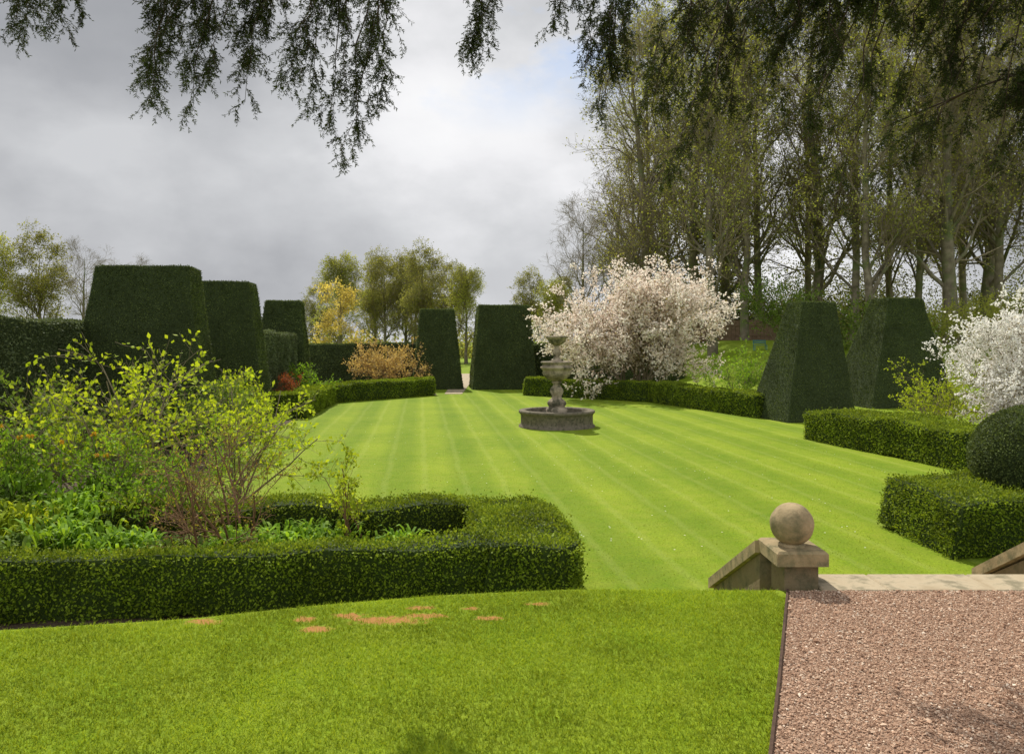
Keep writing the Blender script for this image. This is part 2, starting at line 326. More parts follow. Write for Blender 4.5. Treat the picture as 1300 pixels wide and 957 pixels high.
# ---------------- hedges ----------------
u=np.array([.993,.114]); v_=np.array([-.114,.993]); A0=np.array([.60,7.33])
def g(a,b): p=A0+u*a+v_*b; return (p[0],p[1])
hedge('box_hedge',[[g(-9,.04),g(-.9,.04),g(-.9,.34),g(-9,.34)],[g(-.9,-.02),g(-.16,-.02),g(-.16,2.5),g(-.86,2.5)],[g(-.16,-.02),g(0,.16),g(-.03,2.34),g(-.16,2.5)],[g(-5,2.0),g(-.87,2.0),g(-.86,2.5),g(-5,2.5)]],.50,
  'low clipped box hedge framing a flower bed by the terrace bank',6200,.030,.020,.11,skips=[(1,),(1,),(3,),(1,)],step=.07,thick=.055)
hedge('box_hedge',[[(-8.9,24.6),(-6.4,24.9),(-6.5,25.9),(-9,25.6)],[(-7.4,25.8),(-6.5,25.9),(-7.0,31.3),(-7.9,31.9)],[(-7.9,31.9),(-7.0,31.3),(-3.45,35.7),(-3.7,36.6)]],.72,
  'low clipped box hedge turning a corner below a red leaved shrub',1300,.055,.04,.09,step=.2,skips=[(),(0,),()])
hedge('box_hedge',[[(.5,35.8),(5.4,31.8),(5.9,32.7),(.6,36.7)]],.74,'low clipped box hedge beneath a blossoming magnolia',1300,.055,.04,.09,step=.2)
hedge('box_hedge',[[(5.4,31.8),(7.6,25.0),(8.5,25.3),(6.2,32.4)]],.74,'low clipped box hedge running up to a yew topiary',1300,.055,.04,.09,step=.2)
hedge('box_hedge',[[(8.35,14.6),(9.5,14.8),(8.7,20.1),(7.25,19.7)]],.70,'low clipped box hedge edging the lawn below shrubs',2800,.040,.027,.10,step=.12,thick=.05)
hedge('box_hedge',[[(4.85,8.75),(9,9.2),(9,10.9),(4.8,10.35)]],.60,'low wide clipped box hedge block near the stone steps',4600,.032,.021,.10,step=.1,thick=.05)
# tall hedges
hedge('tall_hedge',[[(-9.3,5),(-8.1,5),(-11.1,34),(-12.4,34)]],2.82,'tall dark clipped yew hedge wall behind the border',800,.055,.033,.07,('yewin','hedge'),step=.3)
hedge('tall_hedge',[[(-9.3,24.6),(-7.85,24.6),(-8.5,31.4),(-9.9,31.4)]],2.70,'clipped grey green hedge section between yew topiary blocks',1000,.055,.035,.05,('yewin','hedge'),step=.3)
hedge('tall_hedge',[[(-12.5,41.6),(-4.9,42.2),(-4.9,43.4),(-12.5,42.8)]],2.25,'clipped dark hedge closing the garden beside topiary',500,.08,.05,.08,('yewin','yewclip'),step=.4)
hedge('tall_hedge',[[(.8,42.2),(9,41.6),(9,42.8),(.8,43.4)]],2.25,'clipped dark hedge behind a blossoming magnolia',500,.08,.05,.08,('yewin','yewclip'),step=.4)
# topiary
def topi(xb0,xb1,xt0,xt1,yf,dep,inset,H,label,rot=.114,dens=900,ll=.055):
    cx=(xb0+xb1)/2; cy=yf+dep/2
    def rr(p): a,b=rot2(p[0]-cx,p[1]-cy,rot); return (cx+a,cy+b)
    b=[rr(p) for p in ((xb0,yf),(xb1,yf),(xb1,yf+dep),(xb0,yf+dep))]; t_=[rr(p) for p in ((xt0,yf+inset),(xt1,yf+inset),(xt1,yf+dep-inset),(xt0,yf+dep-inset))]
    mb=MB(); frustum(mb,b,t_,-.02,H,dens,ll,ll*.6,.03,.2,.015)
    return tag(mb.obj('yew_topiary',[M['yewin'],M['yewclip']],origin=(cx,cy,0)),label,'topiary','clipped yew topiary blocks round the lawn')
topi(-5.14,-2.62,-4.72,-3.05,40,2.5,.45,4.06,'tall narrow clipped yew block tapering to a flat top')
topi(-2.15,1.1,-1.75,.80,40,2.9,.45,4.25,'broad clipped yew block tapering to a flat top by path')
topi(7.85,10.2,8.85,10.0,23.8,2.3,.75,3.62,'clipped yew pyramid with cut off top beside the lawn',rot=.22,dens=1500,ll=.036)
topi(12.5,16.1,13.9,15.35,28.8,2.8,.9,4.02,'clipped yew pyramid with cut off top near shrubs',rot=.22,dens=1200,ll=.042)
topi(-10.0,-6.85,-9.3,-7.3,17.5,1.5,.25,4.08,'massive clipped yew block rising above the tall hedge',dens=1900,ll=.032)
topi(-9.9,-6.95,-9.15,-7.45,22,1.6,.25,4.08,'massive clipped yew block standing in the hedge line',dens=1500,ll=.036)
topi(-10.7,-8.35,-10.05,-8.7,32,1.8,.3,4.05,'smaller clipped yew block at the end of the hedge')
# box ball
mb=MB(); nseg=40
th=np.linspace(0,2*math.pi,nseg,endpoint=False); ph=np.linspace(-.5*math.pi,.5*math.pi,22)
P=np.array([[math.cos(p)*math.cos(a)*.66,math.cos(p)*math.sin(a)*.66,math.sin(p)*.66+.90] for p in ph for a in th]); i=np.arange(22*nseg).reshape(22,nseg); j=np.roll(i,-1,1)
mb.add(wob(P,.03),np.stack([i[:-1],j[:-1],j[1:],i[1:]],-1).reshape(-1,4),0,smooth=True)
n=36000; d=nrm(R.normal(size=(n,3))); P=wob(d*.66+np.array([0,0,.90]),.03)+d*R.uniform(-.02,.025,n)[:,None]; leaves(mb,P,d*.6+R.normal(size=(n,3))*.6,.030,.018,1)
tubes(mb,np.array([[(0,0,0),(0,0,.2),(0,0,.5)]],float),np.array([[.06,.05,.05]]),8)
o=tag(mb.obj('box_ball',[M['yewin'],M['yewclip']]),'dark glossy clipped box ball rising from a low hedge','topiary'); o.location=(6.55,10.05,.0)

# ---------------- fountain ----------------
F=empty('fountain',(1.27,22.6,0),'weathered tiered stone fountain in round basin on the lawn','fountain')
mb=MB(); lathe(mb,[(1.08,-.02),(1.08,.05),(1.03,.08),(1.02,.14),(1.02,.34),(1.05,.38),(1.08,.41),(1.08,.46),(1.05,.48),(.91,.48),(.88,.45),(.87,.15)],64); mb.obj('basin',[M['fountdark']],F)
mb=MB(); lathe(mb,[(.87,.36),(.4,.36),(.01,.36)],48); mb.obj('water',[M['water']],F)
mb=MB(); lathe(mb,[(.30,.1),(.30,.42),(.31,.50),(.27,.53),(.22,.57),(.26,.62),(.27,.68),(.22,.75),(.15,.80),(.13,.86),(.16,.92),(.19,.99),(.18,1.06),(.13,1.13),(.09,1.2),(.14,1.24),(.15,1.27),(.09,1.30)],40,gad=(8,.10,.55,1.16)); mb.obj('pedestal',[M['fount']],F)
mb=MB(); lathe(mb,[(.09,1.28),(.16,1.31),(.27,1.36),(.36,1.43),(.40,1.51),(.39,1.58),(.41,1.61),(.46,1.65),(.47,1.69),(.41,1.72),(.40,1.77),(.45,1.80),(.46,1.83),(.43,1.85),(.34,1.83),(.06,1.80)],72,gad=(22,.07,1.29,1.56)); mb.obj('bowl',[M['fount']],F)
mb=MB(); lathe(mb,[(.17,1.79),(.17,1.86),(.11,1.91),(.075,1.98),(.11,2.05),(.12,2.12),(.08,2.19),(.06,2.24),(.085,2.28),(.06,2.31)],24,gad=(6,.16,1.9,2.2)); mb.obj('stem',[M['fount']],F)
mb=MB(); lathe(mb,[(.06,2.29),(.14,2.32),(.23,2.39),(.26,2.47),(.31,2.51),(.33,2.55),(.30,2.57),(.25,2.54),(.05,2.47),(.0,2.47)],40,gad=(14,.06,2.3,2.46)); mb.obj('upper_bowl',[M['fount']],F)

# ---------------- steps and piers ----------------
def wedge(mb,x0,x1,ya,yb,za,zb,th,mat=0,bot=None):
    vv=[(x0,ya,za),(x1,ya,za),(x1,yb,zb),(x0,yb,zb)]; lo=[(p[0],p[1],(p[2]-th) if bot is None else bot) for p in vv]
    mb.add(lo+vv,[(4,5,6,7),(3,2,1,0),(0,1,5,4),(1,2,6,5),(2,3,7,6),(3,0,4,7)],mat)
PI=empty('stone_pier',(1.87,5.28,.8),'squat sandstone pier topped by a lichened stone ball','stone pier','stone piers flanking the garden steps')
def pl(mb,name,mat,par,o): 
    ob=mb.obj(name,[M[mat]],None,origin=o); ob.location=(0,0,0); ob.parent=par; return ob
O=(1.87,5.28,.8)
mb=MB(); box(mb,1.765,1.985,5.16,5.42,.74,.955,bev=.004); pl(mb,'pier_shaft','stonedark',PI,O)
mb=MB(); box(mb,1.70,2.03,5.10,5.50,.96,1.055,bev=.015); pl(mb,'capstone','stone',PI,O)
mb=MB(); lathe(mb,[(.085,1.052),(.085,1.066),(.06,1.075),(.05,1.085)]+[(.140*math.cos(p)*(1+.01*math.sin(7*p)),1.195+.140*math.sin(p)) for p in np.linspace(-1.2,1.57,22)],48,loc=(1.855,5.28,0)); pl(mb,'stone_ball','stone',PI,O)
mb=MB(); wedge(mb,1.71,1.95,5.50,6.75,.94,.32,.1,0,-.02); pl(mb,'wall','stonedark',PI,O)
mb=MB(); wedge(mb,1.675,1.985,5.49,6.80,1.035,.385,.085); box(mb,1.62,2.02,6.70,7.15,-.02,.16,bev=.02); pl(mb,'coping','stone',PI,O)
PJ=empty('stone_pier',(3.97,5.28,.8),'squat sandstone pier with sloping coping beside gravel','stone pier','stone piers flanking the garden steps')
O=(3.97,5.28,.8)
mb=MB(); box(mb,3.86,4.08,5.16,5.42,.74,.955,bev=.004); pl(mb,'pier_shaft','stonedark',PJ,O)
mb=MB(); box(mb,3.80,4.13,5.10,5.50,.96,1.055,bev=.015); pl(mb,'capstone','stone',PJ,O)
mb=MB(); lathe(mb,[(.085,1.052),(.085,1.066),(.06,1.075),(.05,1.085)]+[(.140*math.cos(p),1.195+.140*math.sin(p)) for p in np.linspace(-1.2,1.57,22)],48,loc=(3.97,5.28,0)); pl(mb,'stone_ball','stone',PJ,O)
mb=MB(); wedge(mb,3.86,4.12,5.50,6.55,1.03,.46,.1,0,-.02); pl(mb,'wall','stonedark',PJ,O)
mb=MB(); wedge(mb,3.82,4.15,5.49,6.62,1.17,.52,.09); box(mb,3.70,4.2,6.62,7.1,-.02,.22,bev=.02); pl(mb,'coping','stone',PJ,O)
ST=empty('garden_steps',(2.9,5.9,0),'worn sandstone steps descending from gravel to sunken lawn','steps'); O=(2.9,5.9,0)
for q in range(5):
    mb=MB(); y0=5.10+q*.33+(.03 if q else 0); z1=.812-q*.16
    for (a,b) in ((1.995,2.42),(2.426,3.1),(3.106,3.85)) if q==0 else ((1.995,2.9),(2.906,3.85)):
        box(mb,a,b,y0,y0+(.36 if q==0 else .33),z1-.17,z1+R.uniform(-.002,.002),bev=.010)
    pl(mb,'tread','slab',ST,O)

# ---------------- trees ----------------
def tree_meshes(H,r,nl,leafn,leafs,leafmat_,cs=.3,LL=.34,up=.10,n2=7,n3=6,n4=5,lw=.7,sp=.75,bark='bark',tj=.05,keep=1.0,rmin=1.0):
    K=9; P=np.zeros((1,K,3)); P[0,:,2]=np.linspace(0,H*.93,K); P[0,1:,:2]+=np.cumsum(R.normal(size=(K-1,2))*tj*H*.12,0)
    Rr=(r*np.array([1.35,1,.9,.78,.66,.52,.38,.22,.08]))[None,:]
    tm=MB(); tubes(tm,P,Rr,10,0)
    a,ra=grow(P,Rr,nl,cs,.98,H*LL,sp,up,.16,7,.40,.6); tubes(tm,a,ra,6,0)
    cm=MB(); b,rb=grow(a,ra,n2,.2,.98,H*LL*.48,.7,up*.6,.2,5,.6); tubes(cm,b,np.maximum(rb,.010*H/14*rmin),4,0)
    c,rc=grow(b,rb,n3,.2,1,H*LL*.26,.7,up*.4,.22,4,.6); tubes(cm,c,np.maximum(rc,.006*H/14*rmin),3,0)
    d,rd=grow(c,rc,n4,.2,1,H*LL*.14,.7,.02,.2,3,.6); tubes(cm,d,np.maximum(rd,.0045*H/14*rmin),3,0)
    if leafn:
        C,_=onpath(d,leafn,.2,1.05,leafs*.5)
        if keep<1: C=C[R.random(len(C))<keep]
        leaves(cm,C,R.normal(size=C.shape),leafs*R.uniform(.6,1.3,len(C)),leafs*lw,1)
    return tm.mesh('trunk',[M[bark]]),cm.mesh('crown',[M['twig'],M[leafmat_]])
def place(me,name,x,y,label,rot=0,s=1,group=None,z=None,cat='tree'):
    o=empty(name,(x,y,float(hz(x,y))-.05 if z is None else z),label,cat,group,rot,s)
    linkpart('trunk',me[0],o); linkpart('crown',me[1],o); return o
GW='tall spring trees of the wood'
W=[tree_meshes(20,.21,32,2,.115,'spring',.12,.28,.16,n4=4,rmin=.75),tree_meshes(20,.19,30,2,.115,'spring',.12,.26,.20,n4=4,rmin=.75),tree_meshes(20,.30,32,1,.13,'spring2',.14,.30,.12,n4=5,rmin=.8)]
wl=['tall tree with airy yellow green spring leaves on the rise','tall slender grey trunked tree with thin fresh spring foliage','broad old tree with thick trunk and olive spring foliage']
for i,(x,y,k,s,ro) in enumerate([(11.6,46,0,1.12,0),(15.2,52,1,1.25,1),(9.0,53,2,1.15,2),(21,55,2,1.2,3),(21.3,49.5,0,1.15,4),(19.6,44,1,1.1,5),(24.6,44.5,2,1.15,.5),(29.3,48,0,1.2,1.5),(31,52,2,1.25,2.5),(28,59,1,1.3,3.5),(16.5,62,2,1.25,4.5),(32,44.5,1,1.1,5.5),(23.5,63,0,1.3,.9),(39,57,2,1.3,1.9),(12.5,66,0,1.35,2.9),(36,66,1,1.4,3.3),(26.5,52,1,1.2,.2),(18,58,0,1.3,5.2),(13.5,58,2,1.25,.4),(10.2,60,1,1.3,1.7),(34,60,0,1.3,4.8)]):
    place(W[k],'woodland_tree',x,y,wl[k],ro,s,GW)
bare=tree_meshes(13,.20,22,0,.1,'spring',.25,.36,.08,n3=6,n4=5)
place(bare,'bare_tree',5.0,56,'leafless tree with fine spreading branches against the sky',0,.9)
place(bare,'bare_tree',8.2,62,'leafless tree with fine spreading branches against the sky',2,1.2)
FT=[tree_meshes(10,.18,28,2,.14,'spring2',.10,.42,.12),tree_meshes(10,.18,28,2,.14,'spring',.10,.42,.10)]
GF='rounded field trees beyond the hedge'
for (x,y,k,s,ro) in [(-18.6,86,1,1.05,0),(-14,88,0,1.05,1),(-9.3,84,0,1.1,2),(-5.0,87,1,.95,3),(2.0,88,0,.92,5),(4.2,84,1,.8,.7),(-22.5,92,0,.85,4.2),(-11.5,95,1,1.1,4),(-16.5,96,0,1.15,2.6),(-7,94,0,1.05,1.2),(5.5,92,0,.9,3.3),(-12,90,0,1.1,5.5)]:
    place(FT[k],'field_tree',x,y,['rounded tree with sparse olive spring leaves in the field','rounded tree with yellowish spring leaves in the field'][k],ro,s,GF)
for (x,y,k,s,ro) in [(-43.5,66,1,1.0,0),(-40.2,68,0,1.05,2)]: place(FT[k],'field_tree',x,y,'slender tree in light leaf beyond the tall hedge',ro,s,GF)
place(bare,'bare_tree',-35.5,66,'leafless tree with reddish grey twigs beyond the tall hedge',1,.78)
place(bare,'bare_tree',-32.8,69,'leafless tree with reddish grey twigs beyond the tall hedge',4,.70)
gt=tree_meshes(5.4,.12,18,2,.12,'gold',.2,.46,.08,keep=.6); place(gt,'golden_tree',-10.6,49,'small tree in pale golden spring leaf beyond the hedge')
# woodland mass
def mass(name,pts,lf,mat,label,cat,n):
    mb=MB(); pts=np.array(pts); k=R.integers(0,len(pts),n); q=pts[k]; d=nrm(R.normal(size=(n,3)))*(R.random(n)**.4)[:,None]; d[:,2]=np.abs(d[:,2])
    P=q[:,:3]+d*q[:,3:6]; leaves(mb,P,R.normal(size=(n,3)),lf*R.uniform(.6,1.4,n),lf*.7,0); return stuff(mb.obj(name,[M[mat]]),label,cat)
pts=[]
for i in range(60):
    x=R.uniform(-130,120); pts.append((x,R.uniform(112,135),0,R.uniform(5,9),4,R.uniform(2.5,5.0)))
mass('hedgerow_trees',pts,.5,'spring2','hazy line of trees and hedgerow on the skyline','trees',60000)
pts=[]
for i in range(70):
    x=R.uniform(10,64); pts.append((x,R.uniform(62,86),2.3,R.uniform(2,4.5),3,R.uniform(3,11)))
mass('woodland_thicket',pts,.20,'thicket','dense thicket of saplings and undergrowth in the wood','undergrowth',160000)

# ---------------- shrubs ----------------
def shrub(name,x,y,label,h,w,ns=9,n1=6,n2=5,ln=6,ls=.06,lm='green',tw='twig',lw=.6,up=.08,spread=.5,r=.014,cat='shrub',z=None,jit=.16,n3=0,lean=1.0,sc=.02,lm2=None):
    o=empty(name,(x,y,float(hz(x,y)) if z is None else z),label,cat)
    d=np.clip(R.normal(size=(ns,3)),-1.6,1.6)*.45*lean*w/h; d[:,2]=1; d=nrm(d); K=6; P=np.zeros((ns,K,3)); P[:,0,:2]=R.normal(size=(ns,2))*.08*w; L=h*R.uniform(.75,1.05,ns)
    for j in range(1,K):
        d=nrm(d+R.normal(size=(ns,3))*jit*.6+np.array([0,0,.02])); P[:,j]=P[:,j-1]+d*(L/(K-1))[:,None]
    Rr=np.full((ns,1),r)*np.linspace(1,.35,K)[None]; a=MB(); tubes(a,P,Rr,6)
    b,rb=grow(P,Rr,n1,.25,1,.42*w,spread+.2,up,jit,5,.6,.35); tubes(a,b,np.maximum(rb,r*.2),4)
    c,rc=grow(b,rb,n2,.15,1,.2*w,spread+.1,up*.5,jit,4,.7,.3); tubes(a,c,np.maximum(rc,r*.13),3)
    if n3: c,rc=grow(c,rc,n3,.15,1,.10*w,.7,0,jit,3,.7,.3); tubes(a,c,np.maximum(rc,r*.1),3)
    a.obj('branches',[M[tw]],o)
    f=MB(); C,T=onpath(c,ln,.1,1.02,sc); leaves(f,C,T*.5+R.normal(size=C.shape)*.7+np.array([0,0,.25]),ls*R.uniform(.5,1.3,len(C)),ls*lw,0)
    if lm2: C,T=onpath(c,1,.0,.9,sc); leaves(f,C,R.normal(size=C.shape),ls*.8,ls*.4,1)
    f.obj('foliage',[M[lm]]+([M[lm2]] if lm2 else []),o)
    return o
def magnolia(x,y,label,h,w,mat,ls,ns,n1,n2,n3,ln,lean=.8):
    return shrub('magnolia_tree',x,y,label,h,w,ns,n1,n2,ln,ls,mat,'twig',.75,.05,.6,.05*w/6,'flowering tree',n3=n3,sc=ls*.4,lean=lean,lm2='bronze')
magnolia(5.5,34.5,'large spreading magnolia covered in pale pink blossom',4.5,5.5,'pink',.115,20,10,7,4,8,.95)
magnolia(11.45,17.2,'white flowering star magnolia beside a clipped ball',2.7,2.8,'white',.055,14,10,8,4,9)
shrub('acer_shrub',9.6,18.2,'spreading shrub in yellow bronze new leaf',1.7,1.9,8,7,6,6,.055,'lime','twig',.6,.02,.7,.015,n3=2)
shrub('green_shrub',7.8,28.3,'loose light green shrub behind the box hedge',1.8,2.6,9,8,6,7,.08,'green','twig')
shrub('green_shrub',10.8,31,'loose light green shrub beside yew topiary',1.6,2.8,9,8,6,6,.08,'midgreen','twig')
shrub('rusty_shrub',-6.0,38.3,'rounded shrub in rusty golden spring leaf',1.9,3.4,12,9,7,7,.10,'rust','redtwig')
shrub('red_shrub',-8.7,29,'small red leaved shrub against clipped hedge',1.4,1.5,9,7,6,6,.06,'red','redtwig')
shrub('red_shrub',-7.55,26.8,'small red leaved shrub against clipped hedge',1.3,1.1,8,6,5,5,.05,'red','redtwig')
shrub('green_shrub',-7.9,30.0,'yellow green bush beside clipped hedge',1.4,1.4,9,7,6,6,.08,'green','twig')
shrub('evergreen_shrub',14.5,43,'dark rounded evergreen bush under woodland trees',3.2,4.2,10,9,7,9,.12,'midgreen','twig')
shrub('evergreen_shrub',18.5,41,'dark rounded evergreen bush under woodland trees',2.2,4.2,10,9,7,9,.12,'midgreen','twig')
shrub('evergreen_shrub',26,42,'pale green bush under woodland trees',2.6,5,10,9,7,9,.12,'spring','twig')
shrub('evergreen_shrub',22,41,'pale green bush under woodland trees',1.8,4.2,10,9,7,8,.12,'spring','twig')
# near border
shrub('lime_shrub',-5.1,10.6,'tall arching shrub with lime green new leaves',2.15,2.4,11,7,5,6,.075,'lime','twig',.65,.03,.7,.020,lean=1.1)
shrub('lime_shrub',-4.1,11.8,'tall arching shrub with lime green new leaves',1.75,2.0,10,7,5,6,.07,'lime','twig',.65,.03,.7,.018)
shrub('green_shrub',-6.6,12.5,'bushy green shrub filling the border',1.5,2.2,12,9,6,8,.07,'midgreen','twig')
shrub('green_shrub',-6.6,9.8,'bushy green shrub filling the border',1.35,2.0,12,9,6,8,.06,'green','twig')
shrub('green_shrub',-6.3,16,'bushy green shrub filling the border',1.3,2.2,12,9,6,8,.07,'midgreen','twig')
shrub('green_shrub',-6.9,20,'bushy green shrub filling the border',1.2,2.2,12,9,6,8,.08,'lime','twig')
shrub('green_shrub',-4.6,9.6,'bushy green shrub filling the border',1.05,1.7,12,9,6,8,.05,'green','twig')
shrub('twiggy_shrub',-2.95,8.35,'open twiggy shrub with tiny bronze leaf buds',1.45,1.7,8,6,5,2,.028,'bronze','redtwig',.6,.06,.6,.018,n3=2,lean=1.1,jit=.22)
shrub('rose_bush',-1.65,8.75,'young rose bush with red stems and fresh leaves',1.1,.8,6,5,4,6,.045,'lime','redtwig',.7,.08,.5,.010)
shrub('rose_bush',-3.9,9.0,'young rose bush with red stems and fresh leaves',1.1,1.1,7,6,4,6,.045,'green','redtwig',.7,.08,.5,.010)
def clump(name,x,y,label,n,h,w,mat='green',flower=None):
    a=R.uniform(0,6.28,n); ln=R.uniform(.2,1,n); b=np.stack([R.normal(size=n)*w*.35,R.normal(size=n)*w*.35,np.zeros(n)],-1)
    d=np.stack([np.cos(a),np.sin(a),0*a],-1); s=np.stack([-np.sin(a),np.cos(a),0*a],-1); zz=np.array([0,0,1.])
    z0=(R.random(n)*h*.8)[:,None]*zz
    hh=(min(h,.24)*R.uniform(.4,.9,n))[:,None]; ws=.018*R.uniform(.7,1.4,n)[:,None]; out=(ln*min(h,.3)*.55)[:,None]
    pts=[(z0+b,.3),(z0+b+d*out*.35+zz*hh*.45,1),(z0+b+d*out*.8+zz*hh*.68,.75),(z0+b+d*out*1.2+zz*hh*.62,.1)]
    V=np.stack([q for p,k in pts for q in (p-s*ws*k,p+s*ws*k)],1).reshape(-1,3); base=np.arange(n)[:,None,None]*8; f=(np.array([(0,1,3,2),(2,3,5,4),(4,5,7,6)])[None]+base).reshape(-1,4)
    o=empty(name,(x,y,0),label,'plant','leafy perennials in the border'); mb=MB(); mb.add(V,f,0,np.repeat(R.random(n),8)); mb.obj('leaves',[M[mat]],o)
    if flower:
        st=MB(); k=3; P=np.zeros((k,4,3)); P[:,:,:2]=R.normal(size=(k,1,2))*w*.4; P[:,:,2]=np.linspace(0,1,4)[None]*(h*R.uniform(1.1,1.4,k))[:,None]; P[:,3,:2]+=R.normal(size=(k,2))*.03
        tubes(st,P,np.full((k,4),.006),5); st.obj('stems',[M['green']],o)
        for p in P[:,3]:
            fl=MB(); c=np.repeat((p+np.array([0,0,-.01]))[None],16,0)+R.normal(size=(16,3))*.010; dd=R.normal(size=(16,3)); dd[:,2]=-abs(dd[:,2])-.6; leaves(fl,c,dd,.042,.024,0)
            fl.obj('flower',[M[flower]],o)
    return o
for i,(x,y,n,h,w) in enumerate([(-4.6,8.2,260,.62,.55),(-3.95,8.0,240,.5,.5),(-5.3,8.5,260,.7,.6),(-3.4,7.95,180,.42,.4),(-4.9,8.9,260,.8,.6),(-2.6,8.1,200,.48,.5),(-4.3,9.2,240,.7,.6),(-5.9,8.9,260,.8,.7),(-2.1,8.6,180,.45,.5),(-1.2,8.4,150,.36,.4),(-3.3,9.1,200,.5,.6),(-5.0,7.9,200,.5,.5),(-2.9,8.0,180,.42,.5),(-2.0,8.1,150,.36,.4)]):
    clump('leafy_perennial',x,y,'dense clump of bright green leafy stems in the bed',int(n*2.8),h,w,['green','green','lime','midgreen'][i%4])
for (x,y,h) in [(-5.6,9.3,1.0),(-6.2,9.5,1.05),(-4.9,9.5,.95)]:
    clump('crown_imperial',x,y,'upright plant with nodding orange bell flowers',380,h,.4,'green','orange')
# fence and bench in the wood
fx=empty('wooden_fence',(17.5,57,2.45),'brown wooden panel fence under the woodland trees','fence')
mb=MB()
for i in range(30): box(mb,-4.5+i*.3,-4.5+i*.3+.28,0,.04,0,1.5+R.uniform(-.03,.03),bev=.003)
mb.obj('panel',[M['wood']],fx)
mb=MB()
for z in (.4,1.1): box(mb,-4.5,4.5,-.06,-.005,z,z+.09)
mb.obj('rail',[M['wood']],fx)
bn=empty('garden_bench',(13.4,43,float(hz(13.4,43))),'small teal painted garden bench on the grassy slope','bench',scale=.7)
mb=MB(); 
for q in range(3): box(mb,-.5,.5,-.2+q*.14,-.08+q*.14,.40,.43)
mb.obj('seat',[M['teal']],bn)
mb=MB()
for q in range(2): box(mb,-.5,.5,.23,.26,.55+q*.16,.66+q*.16)
mb.obj('backrest',[M['teal']],bn)
for (a,b,h) in ((-.48,-.2,.4),(.43,-.2,.4),(-.48,.18,.8),(.43,.18,.8)):
    mb=MB(); box(mb,a,a+.05,b,b+.05,0,h); mb.obj('leg',[M['teal']],bn)

# ---------------- overhanging yew ----------------
Y0=(5.6,2.5,.8)
YT=empty('yew_tree',Y0,'old yew with dark drooping branches overhanging the terrace','tree')
mb=MB(); P=np.array([[(5.6,2.5,.7),(5.55,2.5,1.8),(5.6,2.6,3.0),(5.5,2.6,4.3),(5.6,2.6,6),(5.6,2.6,8.5)]],float); tubes(mb,P,np.array([[.48,.40,.36,.30,.20,.05]]),14)
o=mb.obj('trunk',[M['yewbark']],None,origin=Y0); o.location=(0,0,0); o.parent=YT
bg=MB()
B=[[(5.6,2.6,4.6),(4.2,4.2,5.1),(2.1,5.0,5.15),(0,5.2,5.0),(-2,5.2,4.95),(-4.3,5.2,5.0)],
   [(5.6,2.6,4.8),(4.8,4.2,5.2),(3.8,5.2,5.4),(2.8,5.6,5.35),(1.8,5.7,5.2),(.9,5.7,5.05)],
   [(5.6,2.6,3.9),(5,4.2,4.2),(4.3,5.0,4.35),(3.7,5.3,4.3),(3.2,5.5,4.15),(2.6,5.6,3.9)],
   [(5.7,2.6,5.1),(4.8,4.4,5.7),(3.9,5.8,5.9),(2.8,6.3,5.8),(1.6,6.4,5.6),(.8,6.4,5.4)]]
BP=np.array(B); BR=np.array([[.09,.07,.055,.04,.03,.012]]*4)*.7; BR[2]*=.35
tubes(bg,BP,BR,8)
fl=MB()
stems=[]
def bough_pt(i,X):
    b=BP[i]; xs_=b[::-1,0]; return np.array([X,np.interp(X,xs_,b[::-1,1]),np.interp(X,xs_,b[::-1,2])])
def hang(top,tip,k=7,sway=.05):
    t=np.linspace(0,1,k)[:,None]; p=top*(1-t)+tip*t; p[:,2]+=(.25*(t[:,0]*(1-t[:,0])))*(abs(top[0]-tip[0])+.2); p[1:-1]+=R.normal(size=(k-2,3))*sway*np.array([1,1,.3]); return p
LEFT=[(-3.2,4.45),(-3.0,4.55),(-3.3,4.5),(-2.40,3.97),(-2.32,4.05),(-2.22,4.25),(-2.03,3.90),(-1.93,4.1),(-1.78,4.0),(-1.66,4.25),(-1.42,4.12),(-1.32,3.96),(-1.20,3.92),(-1.12,3.66),(-1.04,3.85),(-.90,4.0),(-2.2,4.35),(-1.7,4.38),(-1.1,4.15),(-2.35,4.25),(-1.35,4.3),(-.93,4.25),(-2.08,4.2),(-.28,4.34),(-.20,4.40),(.30,4.47),(.46,4.15),(.55,3.85),(.60,4.0),(.68,4.25),(.62,4.2)]
for (X,Zt) in LEFT:
    tp=bough_pt(0,X+R.uniform(.05,.25)); tip=np.array([X,tp[1]+R.uniform(-.2,.12),Zt]); stems.append(hang(tp,tip,sway=.025))
LONG=[(.94,3.8),(1.05,3.95),(1.16,3.55),(1.4,3.9),(1.75,4.15),(1.95,3.9),(2.1,3.7),(2.27,3.35),(2.6,3.8),(2.8,3.75),(2.95,3.6),(3.1,3.5),(3.27,3.3),(3.45,3.2),(3.55,3.1),(3.3,3.6),(3.6,3.4)]
for (X,Zt) in LONG:
    for q in range(2):
        tp=bough_pt(1,X+R.uniform(.3,.8)); z=Zt+q*R.uniform(.1,.4); stems.append(hang(tp,np.array([X+R.normal()*.06,tp[1]+R.normal()*.15,z]),sway=.05))
for i,cnt,x0,x1,d0,d1 in ((1,19,1.5,4.3,.4,1.0),(3,19,1.6,4.3,.7,1.5),(2,8,2.8,4.4,.2,.6),(0,6,1.4,3.8,.4,.8)):
    for q in range(cnt):
        X=x0+(x1-x0)*R.random()**.6; tp=bough_pt(i,X); L=R.uniform(d0,d1); stems.append(hang(tp,tp+np.array([-R.uniform(.3,.9)*L,R.normal()*.25,-L]),sway=.06))
S=np.array(stems); SR=np.full((len(S),1),.007)*np.linspace(1,.25,7)[None]
tubes(bg,S,SR,4)
a,ra=grow(S,SR,18,.10,1,.26,.7,-.20,.12,5,.5,.35); tubes(bg,a,np.maximum(ra,.0013),3)
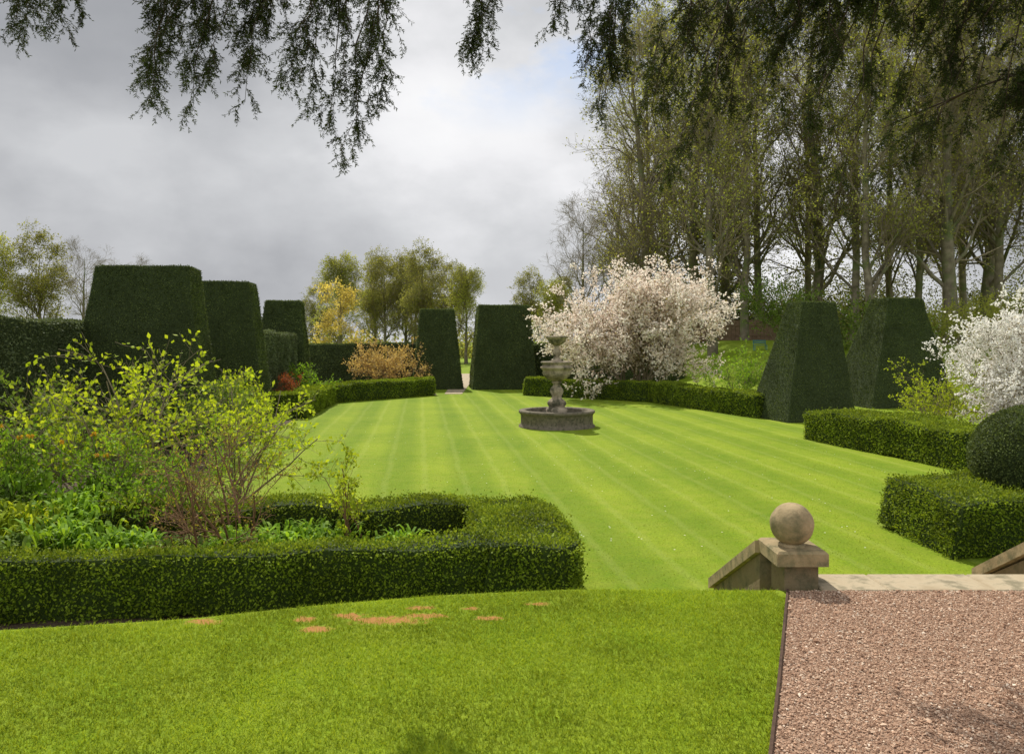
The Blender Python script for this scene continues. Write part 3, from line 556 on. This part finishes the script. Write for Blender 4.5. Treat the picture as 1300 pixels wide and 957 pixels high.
c,rc=grow(a,ra,6,.05,1,.11,.7,-.14,.12,4,.6,.3); tubes(bg,c,np.maximum(rc,.001),3)
for Q,nn in ((a,26),(c,18)):
    C,T=onpath(Q,nn,.0,1.02,.001); sd=nrm(np.cross(T,R.normal(size=T.shape)*.5+np.array([0,0,1.]))); sg=np.where(R.random(len(C))<.5,-1,1)[:,None]
    leaves(fl,C,sd*sg*.8+T*.6+R.normal(size=C.shape)*.12,.024*R.uniform(.7,1.2,len(C)),.0062,0)
for mbx,nm,mt in ((bg,'bough','yewbark'),(fl,'foliage','yewn')):
    o=mbx.obj(nm,[M[mt]],None,origin=Y0); o.location=(0,0,0); o.parent=YT

# ---------------- world, sun, camera ----------------
el=math.radians(52); az=math.radians(-20)
w=bpy.data.worlds.new("World"); scene.world=w; w.use_nodes=True; nt=w.node_tree; nt.nodes.clear()
class WT(NT):
    def __init__(s,t): s.t=t
q=WT(nt); out=q.n('ShaderNodeOutputWorld'); tc=q.n('ShaderNodeTexCoord').outputs['Generated']
sky=q.n('ShaderNodeTexSky'); sky.sky_type='NISHITA'; sky.sun_disc=False; sky.sun_elevation=el; sky.sun_rotation=az
mp=q.n('ShaderNodeMapping'); mp.inputs['Scale'].default_value=(1,1,1.7); mp.inputs['Location'].default_value=(3.1,.4,1.7); q.L(tc,mp.inputs[0])
n1=q.noise(2.1,9,.52,mp.outputs[0]); 
dt=q.n('ShaderNodeVectorMath',operation='DOT_PRODUCT'); q.L(tc,dt.inputs[0]); dt.inputs[1].default_value=tuple(Vector((.10,1,.27)).normalized())
gl=q.rng(dt.outputs['Value'],.88,.995)
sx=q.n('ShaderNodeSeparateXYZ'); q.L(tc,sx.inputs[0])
hor=q.rng(sx.outputs[2],.0,.12,1,0)
fac=q.math('ADD',q.math('MULTIPLY',q.rng(n1,.34,.66),.58),q.math('MULTIPLY',gl,.58)); fac=q.math('ADD',fac,q.math('MULTIPLY',hor,.12))
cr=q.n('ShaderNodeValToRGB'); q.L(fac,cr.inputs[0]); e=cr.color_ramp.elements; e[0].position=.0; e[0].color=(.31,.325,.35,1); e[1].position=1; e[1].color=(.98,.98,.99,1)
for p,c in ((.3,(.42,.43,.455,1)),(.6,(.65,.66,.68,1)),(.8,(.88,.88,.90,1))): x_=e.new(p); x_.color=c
b1=q.n('ShaderNodeBackground'); q.L(cr.outputs[0],b1.inputs[0]); q.L(q.rng(sx.outputs[1],.25,-.5,1.,2.2),b1.inputs[1])  # cloud strength raised behind the camera, added fill for shaded fronts
b2=q.n('ShaderNodeBackground'); q.L(sky.outputs[0],b2.inputs[0]); b2.inputs[1].default_value=.13
n2=q.noise(3.6,8,.58,mp.outputs[0]); hole=q.math('MULTIPLY',q.rng(n2,.50,.60,0,.7),q.math('MULTIPLY',q.rng(sx.outputs[2],.25,.34),q.rng(dt.outputs['Value'],.94,.98)))
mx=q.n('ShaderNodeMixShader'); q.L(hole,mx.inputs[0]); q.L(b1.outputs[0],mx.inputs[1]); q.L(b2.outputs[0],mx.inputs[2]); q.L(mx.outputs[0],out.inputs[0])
sl=bpy.data.lights.new('sun','SUN'); sl.energy=5.0; sl.angle=math.radians(.5); sl.color=(1,.95,.86); so=bpy.data.objects.new('sun',sl); COL.objects.link(so)
sd=Vector((math.sin(az)*math.cos(el),math.cos(az)*math.cos(el),math.sin(el))); so.rotation_euler=sd.to_track_quat('Z','Y').to_euler(); so.location=(0,0,30)
cam=bpy.data.cameras.new('camera'); cam.lens=28; cam.sensor_width=36; cam.shift_y=-.0342; cam.clip_end=6000; cam.clip_start=.05
co=bpy.data.objects.new('camera',cam); co.location=(0,0,2.4); co.rotation_euler=(math.radians(90),0,0); COL.objects.link(co); scene.camera=co
scene.view_settings.view_transform='Standard'; scene.view_settings.look='None'; scene.view_settings.exposure=0
